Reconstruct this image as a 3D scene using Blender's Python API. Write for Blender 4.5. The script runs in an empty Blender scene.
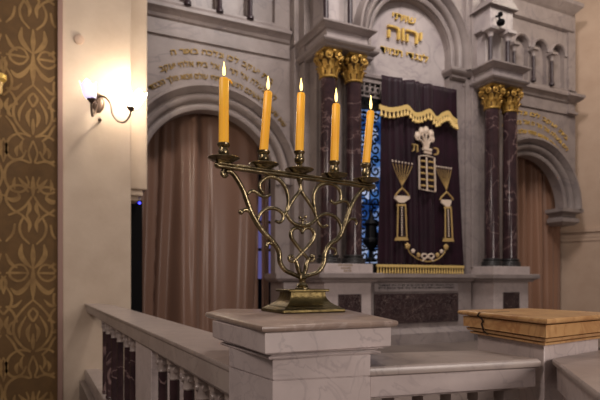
import bpy, bmesh, math, random
from mathutils import Vector
random.seed(4)
PI = math.pi
SC = bpy.context.scene
COL = SC.collection

# ------------------------------------------------------------------ camera, world, lights
CAM_Z = 1.16
FPX = 533.0
UX, UY = .9012, .4335          # the ark wall's direction, (right, forward) of the camera
cam = bpy.data.cameras.new('camera')
cam.lens = FPX/600*36; cam.sensor_width = 36; cam.shift_y = .135
cam.clip_start = .05; cam.clip_end = 60
cam.dof.use_dof = True; cam.dof.focus_distance = 1.85; cam.dof.aperture_fstop = 4.2
camo = bpy.data.objects.new('camera', cam); COL.objects.link(camo)
camo.location = (0, 0, CAM_Z)
camo.rotation_euler = (PI/2, 0, -math.atan2(UY, UX))
SC.camera = camo
SC.view_settings.view_transform = 'Standard'; SC.view_settings.look = 'None'
SC.view_settings.gamma = 1; SC.view_settings.use_curve_mapping = False
SC.view_settings.exposure = 0.0

w = bpy.data.worlds.new('world'); SC.world = w; w.use_nodes = True
_nt = w.node_tree
_tc = _nt.nodes.new('ShaderNodeTexCoord'); _sx = _nt.nodes.new('ShaderNodeSeparateXYZ'); _r = _nt.nodes.new('ShaderNodeValToRGB')
_ma = _nt.nodes.new('ShaderNodeMapRange'); _ma.inputs['From Min'].default_value = -1
_nt.links.new(_tc.outputs['Generated'], _sx.inputs[0]); _nt.links.new(_sx.outputs['Z'], _ma.inputs['Value'])
_nt.links.new(_ma.outputs['Result'], _r.inputs['Fac']); _nt.links.new(_r.outputs['Color'], _nt.nodes['Background'].inputs[0])
_e = _r.color_ramp.elements
_e[0].position = .40; _e[0].color = (.10, .075, .06, 1)
_e[1].position = .95; _e[1].color = (.95, .90, .90, 1)
_x = _e.new(.62); _x.color = (.60, .52, .48, 1)
w.node_tree.nodes['Background'].inputs[1].default_value = .24

def area(name, loc, target, size, power, col, sy=None):
    l = bpy.data.lights.new(name, 'AREA'); l.energy = power; l.color = col
    l.size = size
    if sy: l.shape = 'RECTANGLE'; l.size_y = sy
    o = bpy.data.objects.new(name, l); COL.objects.link(o); o.location = loc
    d = Vector(target)-Vector(loc); o.rotation_euler = d.to_track_quat('-Z', 'Y').to_euler()
    return o
area('hall_chandelier_light', (3.6, 3.6, 8.4), (4.8, 6.8, 3.0), 1.0, 225, (1, .90, .84))
area('ark_spot_light', (5.4, 4.6, 8.2), (5.9, 7.5, 5.2), .7, 85, (1, .93, .90))
area('front_fill_light', (2.6, -3.2, 2.3), (1.2, 3, 1.2), 1.6, 122, (1, .87, .80))  # added front fill behind the camera, brightens the pedestal faces
area('left_hall_light', (-2.5, .5, 4.5), (.3, 6.5, 2.2), 1.2, 95, (1, .84, .76))
area('right_hall_light', (9.5, 5.2, 7.5), (10.5, 9.5, 3.5), 1.2, 70, (1, .85, .70))

# ------------------------------------------------------------------ projection helpers (measuring the place)
def wdir(px, py):
    a = (px-300)/FPX; b = (281-py)/FPX
    return a*UX+UY, -a*UY+UX, b
def onY(px, py, Y):
    dx, dy, dz = wdir(px, py); t = Y/dy
    return Vector((dx*t, Y, CAM_Z+dz*t))
def onZ(px, py, z):
    dx, dy, dz = wdir(px, py); t = (z-CAM_Z)/dz
    return Vector((dx*t, dy*t, z))
def onT(px, py, t):
    dx, dy, dz = wdir(px, py)
    return Vector((dx*t, dy*t, CAM_Z+dz*t))
def cw(r, f, z=0):             # camera right/forward to world
    return Vector((r*UX+f*UY, -r*UY+f*UX, z))

# ------------------------------------------------------------------ materials
def s2l(c): return tuple(((x/255)/12.92 if x/255 <= .04045 else ((x/255+.055)/1.055)**2.4) for x in c)+(1,)
def mat(name, col, rough=.5, metal=0, col2=None, scale=3, vein=None, vscale=2.5, vw=.03, emit=None, es=0, bump=0, bscale=30, sheen=0, spec=.5, coat=0):
    m = bpy.data.materials.new(name); m.use_nodes = True
    nt = m.node_tree; b = nt.nodes['Principled BSDF']
    b.inputs['Roughness'].default_value = rough; b.inputs['Metallic'].default_value = metal
    b.inputs['Specular IOR Level'].default_value = spec
    c = s2l(col)
    b.inputs['Base Color'].default_value = c
    if coat: b.inputs['Coat Weight'].default_value = coat; b.inputs['Coat Roughness'].default_value = .15
    if sheen: b.inputs['Sheen Weight'].default_value = sheen; b.inputs['Sheen Roughness'].default_value = .4
    tc = nt.nodes.new('ShaderNodeTexCoord')
    geo = nt.nodes.new('ShaderNodeNewGeometry')
    last = None
    if col2:
        n = nt.nodes.new('ShaderNodeTexNoise'); n.inputs['Scale'].default_value = scale; n.inputs['Detail'].default_value = 6
        n.inputs['Roughness'].default_value = .62
        nt.links.new(geo.outputs['Position'], n.inputs['Vector'])
        r = nt.nodes.new('ShaderNodeValToRGB'); r.color_ramp.elements[0].position = .36; r.color_ramp.elements[1].position = .66
        r.color_ramp.elements[0].color = c; r.color_ramp.elements[1].color = s2l(col2)
        nt.links.new(n.outputs['Fac'], r.inputs['Fac']); last = r.outputs['Color']
    if vein:
        n = nt.nodes.new('ShaderNodeTexNoise'); n.inputs['Scale'].default_value = vscale; n.inputs['Detail'].default_value = 5
        n.inputs['Distortion'].default_value = 1.2
        nt.links.new(geo.outputs['Position'], n.inputs['Vector'])
        r = nt.nodes.new('ShaderNodeValToRGB'); e = r.color_ramp.elements
        e[0].position = .5-vw; e[0].color = (0, 0, 0, 1); e[1].position = .5+vw; e[1].color = (0, 0, 0, 1)
        x = e.new(.5); x.color = (1, 1, 1, 1)
        nt.links.new(n.outputs['Fac'], r.inputs['Fac'])
        n2 = nt.nodes.new('ShaderNodeTexNoise'); n2.inputs['Scale'].default_value = vscale*.7
        nt.links.new(geo.outputs['Position'], n2.inputs['Vector'])
        mm = nt.nodes.new('ShaderNodeMath'); mm.operation = 'MULTIPLY'
        nt.links.new(r.outputs['Color'], mm.inputs[0]); nt.links.new(n2.outputs['Fac'], mm.inputs[1])
        mx = nt.nodes.new('ShaderNodeMix'); mx.data_type = 'RGBA'
        nt.links.new(mm.outputs[0], mx.inputs['Factor'])
        if last: nt.links.new(last, mx.inputs['A'])
        else: mx.inputs['A'].default_value = c
        mx.inputs['B'].default_value = s2l(vein); last = mx.outputs['Result']
    if last: nt.links.new(last, b.inputs['Base Color'])
    if emit:
        b.inputs['Emission Color'].default_value = s2l(emit); b.inputs['Emission Strength'].default_value = es
    if bump:
        n = nt.nodes.new('ShaderNodeTexNoise'); n.inputs['Scale'].default_value = bscale; n.inputs['Detail'].default_value = 4
        nt.links.new(geo.outputs['Position'], n.inputs['Vector'])
        bp = nt.nodes.new('ShaderNodeBump'); bp.inputs['Strength'].default_value = bump; bp.inputs['Distance'].default_value = .01
        nt.links.new(n.outputs['Fac'], bp.inputs['Height']); nt.links.new(bp.outputs['Normal'], b.inputs['Normal'])
    return m
M = {}
M['facade'] = mat('grey_mauve_marble', (154, 142, 138), .4, col2=(132, 121, 118), scale=2.2, vein=(112, 102, 106), vscale=1.1, vw=.02)
M['tympanum'] = mat('pale_veined_marble', (184, 173, 170), .4, col2=(160, 149, 149), scale=1.8, vein=(138, 127, 130), vscale=1.5, vw=.03)
M['white'] = mat('white_marble', (200, 186, 182), .3, col2=(184, 170, 166), scale=5, vein=(160, 147, 146), vscale=8, vw=.03)
M['top'] = mat('worn_marble_top', (158, 136, 122), .3, col2=(134, 117, 108), scale=9, vein=(186, 168, 158), vscale=7, vw=.03)
M['rail'] = mat('polished_rail_marble', (172, 158, 150), .3, col2=(152, 138, 132), scale=5, vein=(130, 118, 114), vscale=5, vw=.03)
M['orange'] = mat('orange_marble', (206, 164, 112), .3, col2=(182, 138, 90), scale=6, vein=(150, 95, 55), vscale=5, vw=.04)
M['crack'] = mat('dark_crack', (52, 36, 26), .7)
M['dark'] = mat('dark_red_marble', (66, 46, 48), .16, col2=(46, 32, 36), scale=6, vein=(170, 140, 135), vscale=1.8, vw=.012)
M['dark2'] = mat('plum_marble', (54, 36, 42), .45, col2=(42, 28, 34), scale=12)
M['panel'] = mat('mottled_dark_marble', (48, 36, 38), .25, col2=(66, 50, 50), scale=9, vein=(170, 150, 140), vscale=11, vw=.014)
M['slate'] = mat('column_base_bronze', (40, 38, 38), .4)
M['gold'] = mat('gilding', (214, 176, 96), .45, metal=.65, col2=(168, 128, 60), scale=22)
M['goldshade'] = mat('shaded_gilding', (92, 66, 26), .6, metal=.4)  # darker gold paints recess shade behind the capital leaves and volutes
M['letter'] = mat('gilt_letter', (226, 190, 104), .36, metal=.45)
M['letterdull'] = mat('aged_gilt_letter', (152, 122, 58), .4, metal=.35)
M['brass'] = mat('aged_brass', (158, 144, 112), .25, metal=1, col2=(92, 81, 60), scale=26, bump=.15, bscale=120)
M['brassbase'] = mat('tarnished_brass', (116, 102, 66), .42, metal=1, col2=(80, 69, 46), scale=20, bump=.3, bscale=60)
M['plaster'] = mat('cream_plaster', (196, 178, 158), .85, col2=(184, 165, 145), scale=2.2, bump=.1)
M['plaster2'] = mat('ochre_plaster', (190, 165, 145), .85, col2=(178, 152, 132), scale=1.5)
M['damask'] = mat('olive_brown_damask', (104, 76, 40), .8, col2=(92, 67, 35), scale=8)
M['damask2'] = mat('gold_damask_figure', (156, 124, 76), .8, col2=(126, 97, 58), scale=6)
M['trim'] = mat('mauve_trim', (150, 120, 108), .7)
M['cloth'] = mat('rose_brown_satin', (124, 95, 80), .3, sheen=.1, spec=.5)
M['cloth2'] = mat('warm_satin', (150, 112, 90), .45, sheen=.15)
M['velvet'] = mat('aubergine_velvet', (38, 10, 26), .55, sheen=.08, col2=(28, 8, 20), scale=5, spec=.25)
M['fringe'] = mat('gold_thread', (222, 190, 118), .5, metal=.1, bump=.3, bscale=80)
M['silver'] = mat('silver_thread', (226, 206, 186), .5, metal=.05)
M['goldthread'] = mat('antique_gold_thread', (198, 166, 106), .5, metal=.15)
M['black'] = mat('black_plastic', (10, 9, 11), .7, spec=.12)
M['led'] = mat('blue_led', (40, 50, 255), .4, emit=(60, 60, 255), es=6)
M['iron'] = mat('black_iron', (20, 20, 24), .5, metal=.3)
M['wax'] = mat('amber_beeswax', (250, 190, 58), .4, col2=(244, 176, 44), scale=12, emit=(245, 165, 30), es=.13)  # faint emission puts a glow into the wax itself
M['wick'] = mat('charred_wick', (60, 22, 10), .9)
M['flame'] = mat('candle_flame', (255, 230, 150), .5, emit=(255, 212, 128), es=3.0)
M['shade'] = mat('frosted_glass_shade', (240, 234, 240), .4, emit=(255, 232, 205), es=14)
M['shadedim'] = mat('frosted_lilac_shade', (232, 226, 240), .4, emit=(226, 214, 255), es=1.1)
M['bronze'] = mat('brown_bronze', (92, 76, 66), .4, metal=.7)
M['floor'] = mat('stone_floor', (130, 116, 108), .4, col2=(112, 100, 94), scale=2)
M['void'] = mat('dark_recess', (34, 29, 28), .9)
def glassmat():
    m = bpy.data.materials.new('blue_leaded_glass'); m.use_nodes = True; nt = m.node_tree
    b = nt.nodes['Principled BSDF']; b.inputs['Roughness'].default_value = .2
    g = nt.nodes.new('ShaderNodeNewGeometry'); v = nt.nodes.new('ShaderNodeTexVoronoi'); v.inputs['Scale'].default_value = 5
    nt.links.new(g.outputs['Position'], v.inputs['Vector'])
    r = nt.nodes.new('ShaderNodeValToRGB'); e = r.color_ramp.elements
    e[0].position = .2; e[0].color = s2l((30, 62, 120)); e[1].position = .98; e[1].color = s2l((196, 206, 232))
    x = e.new(.5); x.color = s2l((74, 116, 180))
    nt.links.new(v.outputs['Color'], r.inputs['Fac']); nt.links.new(r.outputs['Color'], b.inputs['Emission Color'])
    nt.links.new(r.outputs['Color'], b.inputs['Base Color']); b.inputs['Emission Strength'].default_value = .75
    return m
M['glass'] = glassmat()
M['lilac'] = mat('lilac_lit_glass', (96, 90, 140), .4, emit=(110, 104, 168), es=.55)

# ------------------------------------------------------------------ mesh builder
class MB:
    def __init__(s): s.v = []; s.f = []; s.mi = []; s.cur = 0
    def add(s, vs, fs):
        o = len(s.v); s.v += [tuple(p) for p in vs]
        for f in fs: s.f.append([i+o for i in f]); s.mi.append(s.cur)
    def box(s, x0, x1, y0, y1, z0, z1):
        vs = [(x0, y0, z0), (x1, y0, z0), (x1, y1, z0), (x0, y1, z0), (x0, y0, z1), (x1, y0, z1), (x1, y1, z1), (x0, y1, z1)]
        s.add(vs, [(0, 3, 2, 1), (4, 5, 6, 7), (0, 1, 5, 4), (1, 2, 6, 5), (2, 3, 7, 6), (3, 0, 4, 7)]); return s
    def stack(s, poly, rings):
        """poly: ccw xy corners; rings: (inset, z) from bottom to top"""
        n = len(poly); vs = []
        for ins, z in rings:
            for p in inset(poly, ins): vs.append((p[0], p[1], z))
        fs = [tuple(reversed(range(n)))]
        for k in range(len(rings)-1):
            for i in range(n):
                j = (i+1) % n; fs.append((k*n+i, k*n+j, (k+1)*n+j, (k+1)*n+i))
        fs.append(tuple(range((len(rings)-1)*n, len(rings)*n)))
        s.add(vs, fs); return s
    def lathe(s, c, prof, n=24):
        vs = []; c = Vector(c)
        for r, z in prof:
            for i in range(n):
                a = 2*PI*i/n; vs.append((c.x+r*math.cos(a), c.y+r*math.sin(a), c.z+z))
        fs = []
        for k in range(len(prof)-1):
            for i in range(n):
                j = (i+1) % n; fs.append((k*n+i, k*n+j, (k+1)*n+j, (k+1)*n+i))
        fs.append(tuple(reversed(range(n)))); fs.append(tuple(range((len(prof)-1)*n, len(prof)*n)))
        s.add(vs, fs); return s
    def tube(s, pts, r, n=8, closed=False, flat=1.0, up=None):
        pts = [Vector(p) for p in pts]; m = len(pts)
        rr = r if isinstance(r, (list, tuple)) else [r]*m
        vs = []; prev = None
        for i, p in enumerate(pts):
            if closed: t = pts[(i+1) % m]-pts[i-1]
            else: t = pts[min(i+1, m-1)]-pts[max(i-1, 0)]
            if t.length < 1e-9: t = Vector((0, 0, 1))
            t.normalize()
            if prev is None:
                ref = up if up is not None else (Vector((0, 0, 1)) if abs(t.z) < .9 else Vector((1, 0, 0)))
                nn = (ref-t*ref.dot(t)).normalized()
            else: nn = (prev-t*prev.dot(t)).normalized()
            if up is not None: nn = (up-t*up.dot(t)).normalized()
            prev = nn; bb = t.cross(nn)
            for k in range(n):
                a = 2*PI*k/n; vs.append(p+nn*math.cos(a)*rr[i]*flat+bb*math.sin(a)*rr[i])
        fs = []
        L = m if closed else m-1
        for i in range(L):
            for k in range(n):
                k2 = (k+1) % n; i2 = (i+1) % m
                fs.append((i*n+k, i*n+k2, i2*n+k2, i2*n+k))
        if not closed: fs.append(tuple(reversed(range(n)))); fs.append(tuple(range((m-1)*n, m*n)))
        s.add(vs, fs); return s
    def ball(s, c, r, n=10, sz=1.0):
        prof = [(max(1e-4, r*math.sin(PI*k/n)), -r*sz*math.cos(PI*k/n)) for k in range(n+1)]
        return s.lathe(c, prof, n+2)
    def sweep(s, path, prof, closed_prof=True):
        """path: list of (pos, outdir, ydir); prof: (out, depth) closed loop"""
        n = len(prof); vs = []
        for p, o, y in path:
            for a, b in prof: vs.append(Vector(p)+Vector(o)*a+Vector(y)*b)
        fs = []
        for i in range(len(path)-1):
            for k in range(n):
                k2 = (k+1) % n; fs.append((i*n+k, i*n+k2, (i+1)*n+k2, (i+1)*n+k))
        fs.append(tuple(reversed(range(n)))); fs.append(tuple(range((len(path)-1)*n, len(path)*n)))
        s.add(vs, fs); return s
    def build(s, name, m, parent=None, bevel=0, smooth=35, solid=0):
        me = bpy.data.meshes.new(name)
        off = Vector((0, 0, 0))
        if parent is not None:
            off = parent['_w'] if '_w' in parent else (0, 0, 0)
            off = Vector(off)
        org = off
        if parent is None or True:
            pass
        me.from_pydata([(v[0]-org.x, v[1]-org.y, v[2]-org.z) for v in s.v], [], s.f)
        ms = m if isinstance(m, list) else [m]
        for x in ms: me.materials.append(M[x])
        for i, p in enumerate(me.polygons): p.material_index = s.mi[i]
        bm = bmesh.new(); bm.from_mesh(me); bmesh.ops.recalc_face_normals(bm, faces=bm.faces); bm.to_mesh(me); bm.free()
        if smooth:
            for p in me.polygons: p.use_smooth = True
            me.set_sharp_from_angle(angle=math.radians(smooth))
        o = bpy.data.objects.new(name, me); COL.objects.link(o)
        if parent is not None:
            o.parent = parent; o['_w'] = tuple(org)
        if bevel:
            b = o.modifiers.new('bevel', 'BEVEL'); b.width = bevel; b.segments = 2; b.limit_method = 'ANGLE'; b.angle_limit = math.radians(40)
        if solid:
            b = o.modifiers.new('solid', 'SOLIDIFY'); b.thickness = solid; b.offset = 0
        return o
def inset(poly, d):
    n = len(poly); out = []
    for i in range(n):
        p0 = Vector(poly[i-1][:2]); p1 = Vector(poly[i][:2]); p2 = Vector(poly[(i+1) % n][:2])
        e1 = (p1-p0).normalized(); e2 = (p2-p1).normalized()
        n1 = Vector((-e1.y, e1.x)); n2 = Vector((-e2.y, e2.x))
        b = n1+n2; b = b/ max(.2, b.dot(n1)); out.append(p1+b*d)
    return out
def empty(name, loc, label, cat, group=None):
    o = bpy.data.objects.new(name, None); COL.objects.link(o); o.location = loc; o.empty_display_size = .05
    o['_w'] = tuple(loc); tag(o, label, cat, group); return o
def tag(o, label, cat, group=None):
    o['label'] = label; o['category'] = cat
    if group: o['group'] = group
    return o
def struct(o): o['kind'] = 'structure'; return o
def smoothline(pts, k=6, closed=False):
    """Catmull-Rom through 3D points"""
    P = [Vector(p) for p in pts]; out = []
    n = len(P)
    rng = n if closed else n-1
    for i in range(rng):
        p1 = P[i]; p2 = P[(i+1) % n]
        p0 = P[i-1] if (i > 0 or closed) else p1*2-p2
        p3 = P[(i+2) % n] if (i+2 < n or closed) else p2*2-p1
        for j in range(k):
            t = j/k
            out.append(.5*((2*p1)+(p2-p0)*t+(2*p0-5*p1+4*p2-p3)*t*t+(3*p1-p0-3*p2+p3)*t**3))
    if not closed: out.append(P[-1])
    return out
def fill2d(name, loops, y0, y1, m, parent=None, smooth=30):
    """wall slab in the XZ plane with holes, from y0 (front) to y1 (back)"""
    cu = bpy.data.curves.new(name, 'CURVE'); cu.dimensions = '2D'; cu.fill_mode = 'BOTH'; cu.extrude = abs(y1-y0)/2
    for lp in loops:
        sp = cu.splines.new('POLY'); sp.points.add(len(lp)-1); sp.use_cyclic_u = True
        for i, (x, z) in enumerate(lp): sp.points[i].co = (x, z, 0, 1)
    tmp = bpy.data.objects.new('tmp', cu); COL.objects.link(tmp)
    bpy.context.view_layer.update()
    dg = bpy.context.evaluated_depsgraph_get()
    me = bpy.data.meshes.new_from_object(tmp.evaluated_get(dg)); me.name = name
    bpy.data.objects.remove(tmp); bpy.data.curves.remove(cu)
    mb = MB(); ym = (y0+y1)/2
    mb.add([(v.co.x, ym-v.co.z, v.co.y) for v in me.vertices], [tuple(p.vertices) for p in me.polygons])
    bpy.data.meshes.remove(me)
    bmm = mb
    o = bmm.build(name, m, parent, smooth=0)
    bm = bmesh.new(); bm.from_mesh(o.data); bmesh.ops.remove_doubles(bm, verts=bm.verts, dist=1e-5)
    bmesh.ops.recalc_face_normals(bm, faces=bm.faces); bm.to_mesh(o.data); bm.free()
    return o
def arcpts(cx, cz, r, a0, a1, n):
    return [(cx+r*math.cos(math.radians(a0+(a1-a0)*i/n)), cz+r*math.sin(math.radians(a0+(a1-a0)*i/n))) for i in range(n+1)]

# glyphs
GL = {}
def glyph(ch):
    if ch in GL: return GL[ch]
    cu = bpy.data.curves.new('g', 'FONT'); cu.body = ch; cu.size = 1; cu.extrude = .07; cu.offset = .0; cu.resolution_u = 3
    tmp = bpy.data.objects.new('g', cu); COL.objects.link(tmp); bpy.context.view_layer.update()
    me = bpy.data.meshes.new_from_object(tmp.evaluated_get(bpy.context.evaluated_depsgraph_get()))
    vs = [v.co.copy() for v in me.vertices]; fs = [tuple(p.vertices) for p in me.polygons]
    bpy.data.objects.remove(tmp); bpy.data.meshes.remove(me)
    x0 = min([v.x for v in vs] or [0]); x1 = max([v.x for v in vs] or [.25])
    GL[ch] = ([Vector((v.x-x0, v.y, v.z)) for v in vs], fs, x1-x0); return GL[ch]
def line_width(text, size, gap=.09, space=.3):
    return sum((space if c == ' ' else glyph(c)[2]+gap)*size for c in text)
def write(mb, text, size, frame, gap=.09, space=.3, xs=1.0):
    """text is in visual order left to right; frame(s) -> (pos, xdir, updir, outdir)"""
    s = 0
    for c in text:
        if c == ' ': s += space*size*xs; continue
        vs, fs, wd = glyph(c)
        p, xd, ud, od = frame(s+wd*size*xs/2)
        mb.add([p+xd*(v.x-wd/2)*size*xs+ud*v.y*size+od*(v.z+.09)*size for v in vs], fs)
        s += (wd+gap)*size*xs

X, Yv, Z = Vector((1, 0, 0)), Vector((0, 1, 0)), Vector((0, 0, 1))
FR = Vector((0, -1, 0))

# ================================================================== STRUCTURE
fl = MB().box(-6, 14, -4, 16, -.7, -.6).build('floor', 'floor', smooth=0); struct(fl)
st = MB(); st.box(2.2, 9.5, 5.6, 7.9, 0, .1); struct(st.build('trim_1', 'floor', bevel=.01))
YW = 8.0
# ---- wings of the marble wall: arch openings and blind arcade niches
SPZ = 2.73; RIN = 1.06; ROUT = 1.43
AXL, AXR = 2.34, 9.17
def wing(name, x0, x1, ax, niches, corbel_right=False):
    outer = [(x0, 0), (ax-RIN, 0)] + [(ax-RIN, SPZ)] + arcpts(ax, SPZ, RIN, 180, 0, 40)
    if corbel_right: outer += [(ax+RIN, 2.45), (x1, 2.45), (x1, 7.1), (x0, 7.1)]
    else: outer += [(ax+RIN, 0), (x1, 0), (x1, 7.1), (x0, 7.1)]
    loops = [outer]
    for nx in niches:
        loops.append([(nx-.2, 5.36), (nx+.2, 5.36)] + arcpts(nx, 6.06, .2, 0, 180, 12))
    return fill2d(name, loops, YW, YW+.2, 'facade')
NL = [1.2, 1.70, 2.20, 2.705, 3.195]; NR = [8.41, 8.955, 9.51, 10.06]
struct(wing('wall_back', .9, 3.9, AXL, NL))
struct(wing('wall_back.001', 7.6, 10.62, AXR, NR, True))
b = MB(); b.box(.9, 3.8, 8.1, 8.19, 5.25, 6.5); b.box(7.9, 10.55, 8.1, 8.19, 5.25, 6.5)
struct(b.build('wall_back.002', 'facade', smooth=0))
# outer mouldings of the two arches
def archmould(name, ax, cz, rin, rout, y, label, stilt=0, a0=180, a1=0, m='facade'):
    prof = [(0, .02), (0, -.02), (.05, -.05), (.08, -.045), (.085, -.01), (.12, -.01), (.125, -.07), (.16, -.115), (.215, -.125), (.23, -.10), (.235, -.055), (.275, -.055), (.28, -.12), (.33, -.16), (.35, -.20), (.395, -.20), (.40, -.15), (.42, -.10), (.42, .02)]
    k = (rout-rin)/.42; prof = [(a*k, c) for a, c in prof]
    path = []
    if stilt: path.append(((ax-rin, y, cz-stilt), (-1, 0, 0), (0, 1, 0)))
    for i in range(49):
        a = math.radians(a0+(a1-a0)*i/48); d = Vector((math.cos(a), 0, math.sin(a)))
        path.append((Vector((ax, y, cz))+d*rin, d, Vector((0, 1, 0))))
    if stilt: path.append(((ax+rin, y, cz-stilt), (1, 0, 0), (0, 1, 0)))
    o = MB().sweep(path, prof).build(name, m, smooth=50); struct(o)
archmould('trim_2', AXL, SPZ, RIN, ROUT, YW, '')
archmould('trim_3', AXR, SPZ, RIN, ROUT, YW, '')
# corbel at the foot of the right arch
def vprofile(mb, x0, x1, y, prof, ybk=None, wrap=True):
    """horizontal moulding: prof = (projection, z) list bottom to top, wraps the ends"""
    yb = YW if ybk is None else ybk
    for (p0, z0), (p1, z1) in zip(prof[:-1], prof[1:]):
        e0, e1 = (p0, p1) if wrap else (0, 0)
        vs = [(x0-e0, y-p0, z0), (x1+e0, y-p0, z0), (x1+e0, yb, z0), (x0-e0, yb, z0), (x0-e1, y-p1, z1), (x1+e1, y-p1, z1), (x1+e1, yb, z1), (x0-e1, yb, z1)]
        mb.add(vs, [(0, 3, 2, 1), (4, 5, 6, 7), (0, 1, 5, 4), (1, 2, 6, 5), (2, 3, 7, 6), (3, 0, 4, 7)])
    return mb
c = MB(); vprofile(c, 10.18, 10.52, 8.0, [(.02, 2.38), (.10, 2.45), (.10, 2.52), (.05, 2.56), (.05, 2.62), (.16, 2.66), (.16, 2.735)], 8.3)
struct(c.build('trim_4', 'facade', smooth=0))
# string course, cornice and parapet ledge of both wings
PR = [(0, 4.80), (.035, 4.805), (.035, 4.85), (.01, 4.86), (.01, 5.04), (.04, 5.06), (.06, 5.10), (.10, 5.14), (.14, 5.17), (.14, 5.22), (.08, 5.235), (.05, 5.30), (.05, 5.33), (0, 5.34)]
for i, (a, b_) in enumerate([(.9, 3.64), (7.9, 10.60)]):
    c = MB(); vprofile(c, a, b_, 8.0, PR, 8.02, wrap=False); struct(c.build('trim_%d' % (5+i), 'facade', smooth=0))
c = MB(); vprofile(c, 10.36, 10.54, 7.97, [(0, 4.8), (.06, 4.82), (.06, 4.86), (0, 4.87), (0, 5.06), (.08, 5.1), (.16, 5.17), (.16, 5.23), (.02, 5.25), (.02, 6.6)], 8.3); struct(c.build('trim_7', 'facade', smooth=0))
for i, (a, b_) in enumerate([(.9, 3.64), (7.9, 10.46)]):
    c = MB(); vprofile(c, a, b_, 7.98, [(0, 6.60), (.05, 6.63), (.05, 6.68), (.01, 6.70), (.01, 6.98), (.06, 7.02), (.14, 7.10), (.18, 7.14), (.18, 7.22), (.02, 7.25), (.02, 7.3)], 8.3, wrap=(i == 1)); struct(c.build('trim_%d' % (8+i), 'facade', smooth=0))
# blind arcade: hoods and colonnettes
nn = 10
for lst in (NL, NR):
    c = MB()
    for nx in lst:
        path = []
        for k in range(17):
            a = math.radians(180-180*k/16); d = Vector((math.cos(a), 0, math.sin(a)))
            path.append((Vector((nx, 8.0, 6.06))+d*.2, d, Vector((0, 1, 0))))
        c.sweep(path, [(0, .02), (0, -.03), (.025, -.055), (.05, -.03), (.065, .02)])
    struct(c.build('trim_%d' % nn, 'facade')); nn += 1
def colonnette(x, y, zb, zt, label, group, r=.035):
    t = empty('colonnette', (x, y, zb), label, 'column', group)
    MB().lathe((x, y, zb), [(r*1.6, 0), (r*1.6, .04), (r*1.3, .06), (r, .08), (r, zt-zb-.17)], 12).build('shaft', 'dark2', t)
    k = MB(); h = zt-.17
    k.lathe((x, y, h), [(r, 0), (r*1.3, .01), (r*1.1, .03), (r*1.5, .09), (r*2.2, .12)], 12)
    k.box(x-r*2.5, x+r*2.5, y-r*2.5, y+r*2.5, h+.12, h+.17)
    k.build('capital', 'facade', t)
    return t
for x, wd in ((1.95, 'leftmost of the three cut by the top edge'), (2.45, 'middle one of the three cut by the top edge'), (2.95, 'rightmost of the three cut by the top edge')):
    colonnette(x, 7.945, 5.30, 6.06, 'dark colonnette foot above left arch, '+wd, 'colonnettes above the left arch')
for x, wd in zip((8.68, 9.235, 9.786), ('half hidden beside the gabled block', 'middle one of the three under the small blind arches', 'rightmost one, nearest the cream wall')):
    colonnette(x, 7.93, 5.34, 6.02, 'small dark colonnette, '+wd, 'column')
for o in list(COL.objects):
    if o.get('group') == 'column': o['group'] = 'colonnettes above the right arch'

# backing wall behind both arches (dark passage)
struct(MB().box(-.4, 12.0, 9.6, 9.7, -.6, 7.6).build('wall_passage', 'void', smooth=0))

# ---- piers beside the centre bay and the centre bay itself
def pier(name, xs):
    c = MB()
    for x0, x1, y0, z0, z1 in xs: c.box(x0, x1, y0, 8.3, z0, z1)
    return struct(c.build(name, 'facade', bevel=.012, smooth=0))
pier('wall_center', [(3.66, 3.84, 7.82, 0, 7.6), (3.74, 4.55, 7.62, 0, 7.6), (3.84, 4.50, 7.40, 0, 7.6), (3.90, 4.44, 7.34, 1.3, 4.7)])
pier('wall_center.001', [(6.64, 7.6, 7.485, 0, 7.6), (6.93, 7.25, 7.42, 1.25, 7.6), (7.02, 7.16, 7.37, 1.4, 7.6), (7.2, 7.85, 7.45, 0, 7.6), (7.3, 7.7, 7.38, 1.25, 7.6)])
# arch wall of the centre bay with the round headed opening for the tympanum
CX = 5.75
outer = [(4.5, 4.62), (CX-.84, 4.62), (CX-.84, 5.2)] + arcpts(CX, 5.2, .84, 180, 0, 40) + [(CX+.84, 4.62), (6.9, 4.62), (6.9, 7.6), (4.5, 7.6)]
struct(fill2d('wall_center.002', [outer], 7.5, 7.7, 'facade'))
struct(MB().box(4.5, 6.95, 7.62, 7.75, 4.56, 6.6).build('wall_center.003', 'tympanum', smooth=0))
archmould('trim_12', CX, 5.2, .85, 1.19, 7.48, '', stilt=.24)
c = MB(); vprofile(c, 6.62, 6.98, 7.45, [(0, 4.80), (.03, 4.83), (.03, 4.86), (.08, 4.9), (.1, 4.93), (.1, 4.98), (0, 5.0)], 7.7); vprofile(c, 4.5, 4.9, 7.45, [(0, 4.80), (.03, 4.83), (.03, 4.86), (.08, 4.9), (.1, 4.93), (.1, 4.98), (0, 5.0)], 7.7)
vprofile(c, 4.5, 6.75, 7.5, [(0, 4.53), (.03, 4.55), (.03, 4.60), (0, 4.62)], 7.7, wrap=False)
struct(c.build('trim_13', 'facade', smooth=0))
# return mouldings joining the blocks to the wall
c = MB()
for (x0, x1) in ((3.84, 4.6), (6.95, 7.95)):
    vprofile(c, x0+.02, x1-.02, 7.55, [(0, 4.62), (.03, 4.66), (.08, 4.72), (.08, 4.76), (0, 4.78), (0, 4.9), (.05, 4.92), (.09, 4.96), (.09, 5.0), (0, 5.02)], 8.0)
struct(c.build('trim_14', 'facade', smooth=0))

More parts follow.
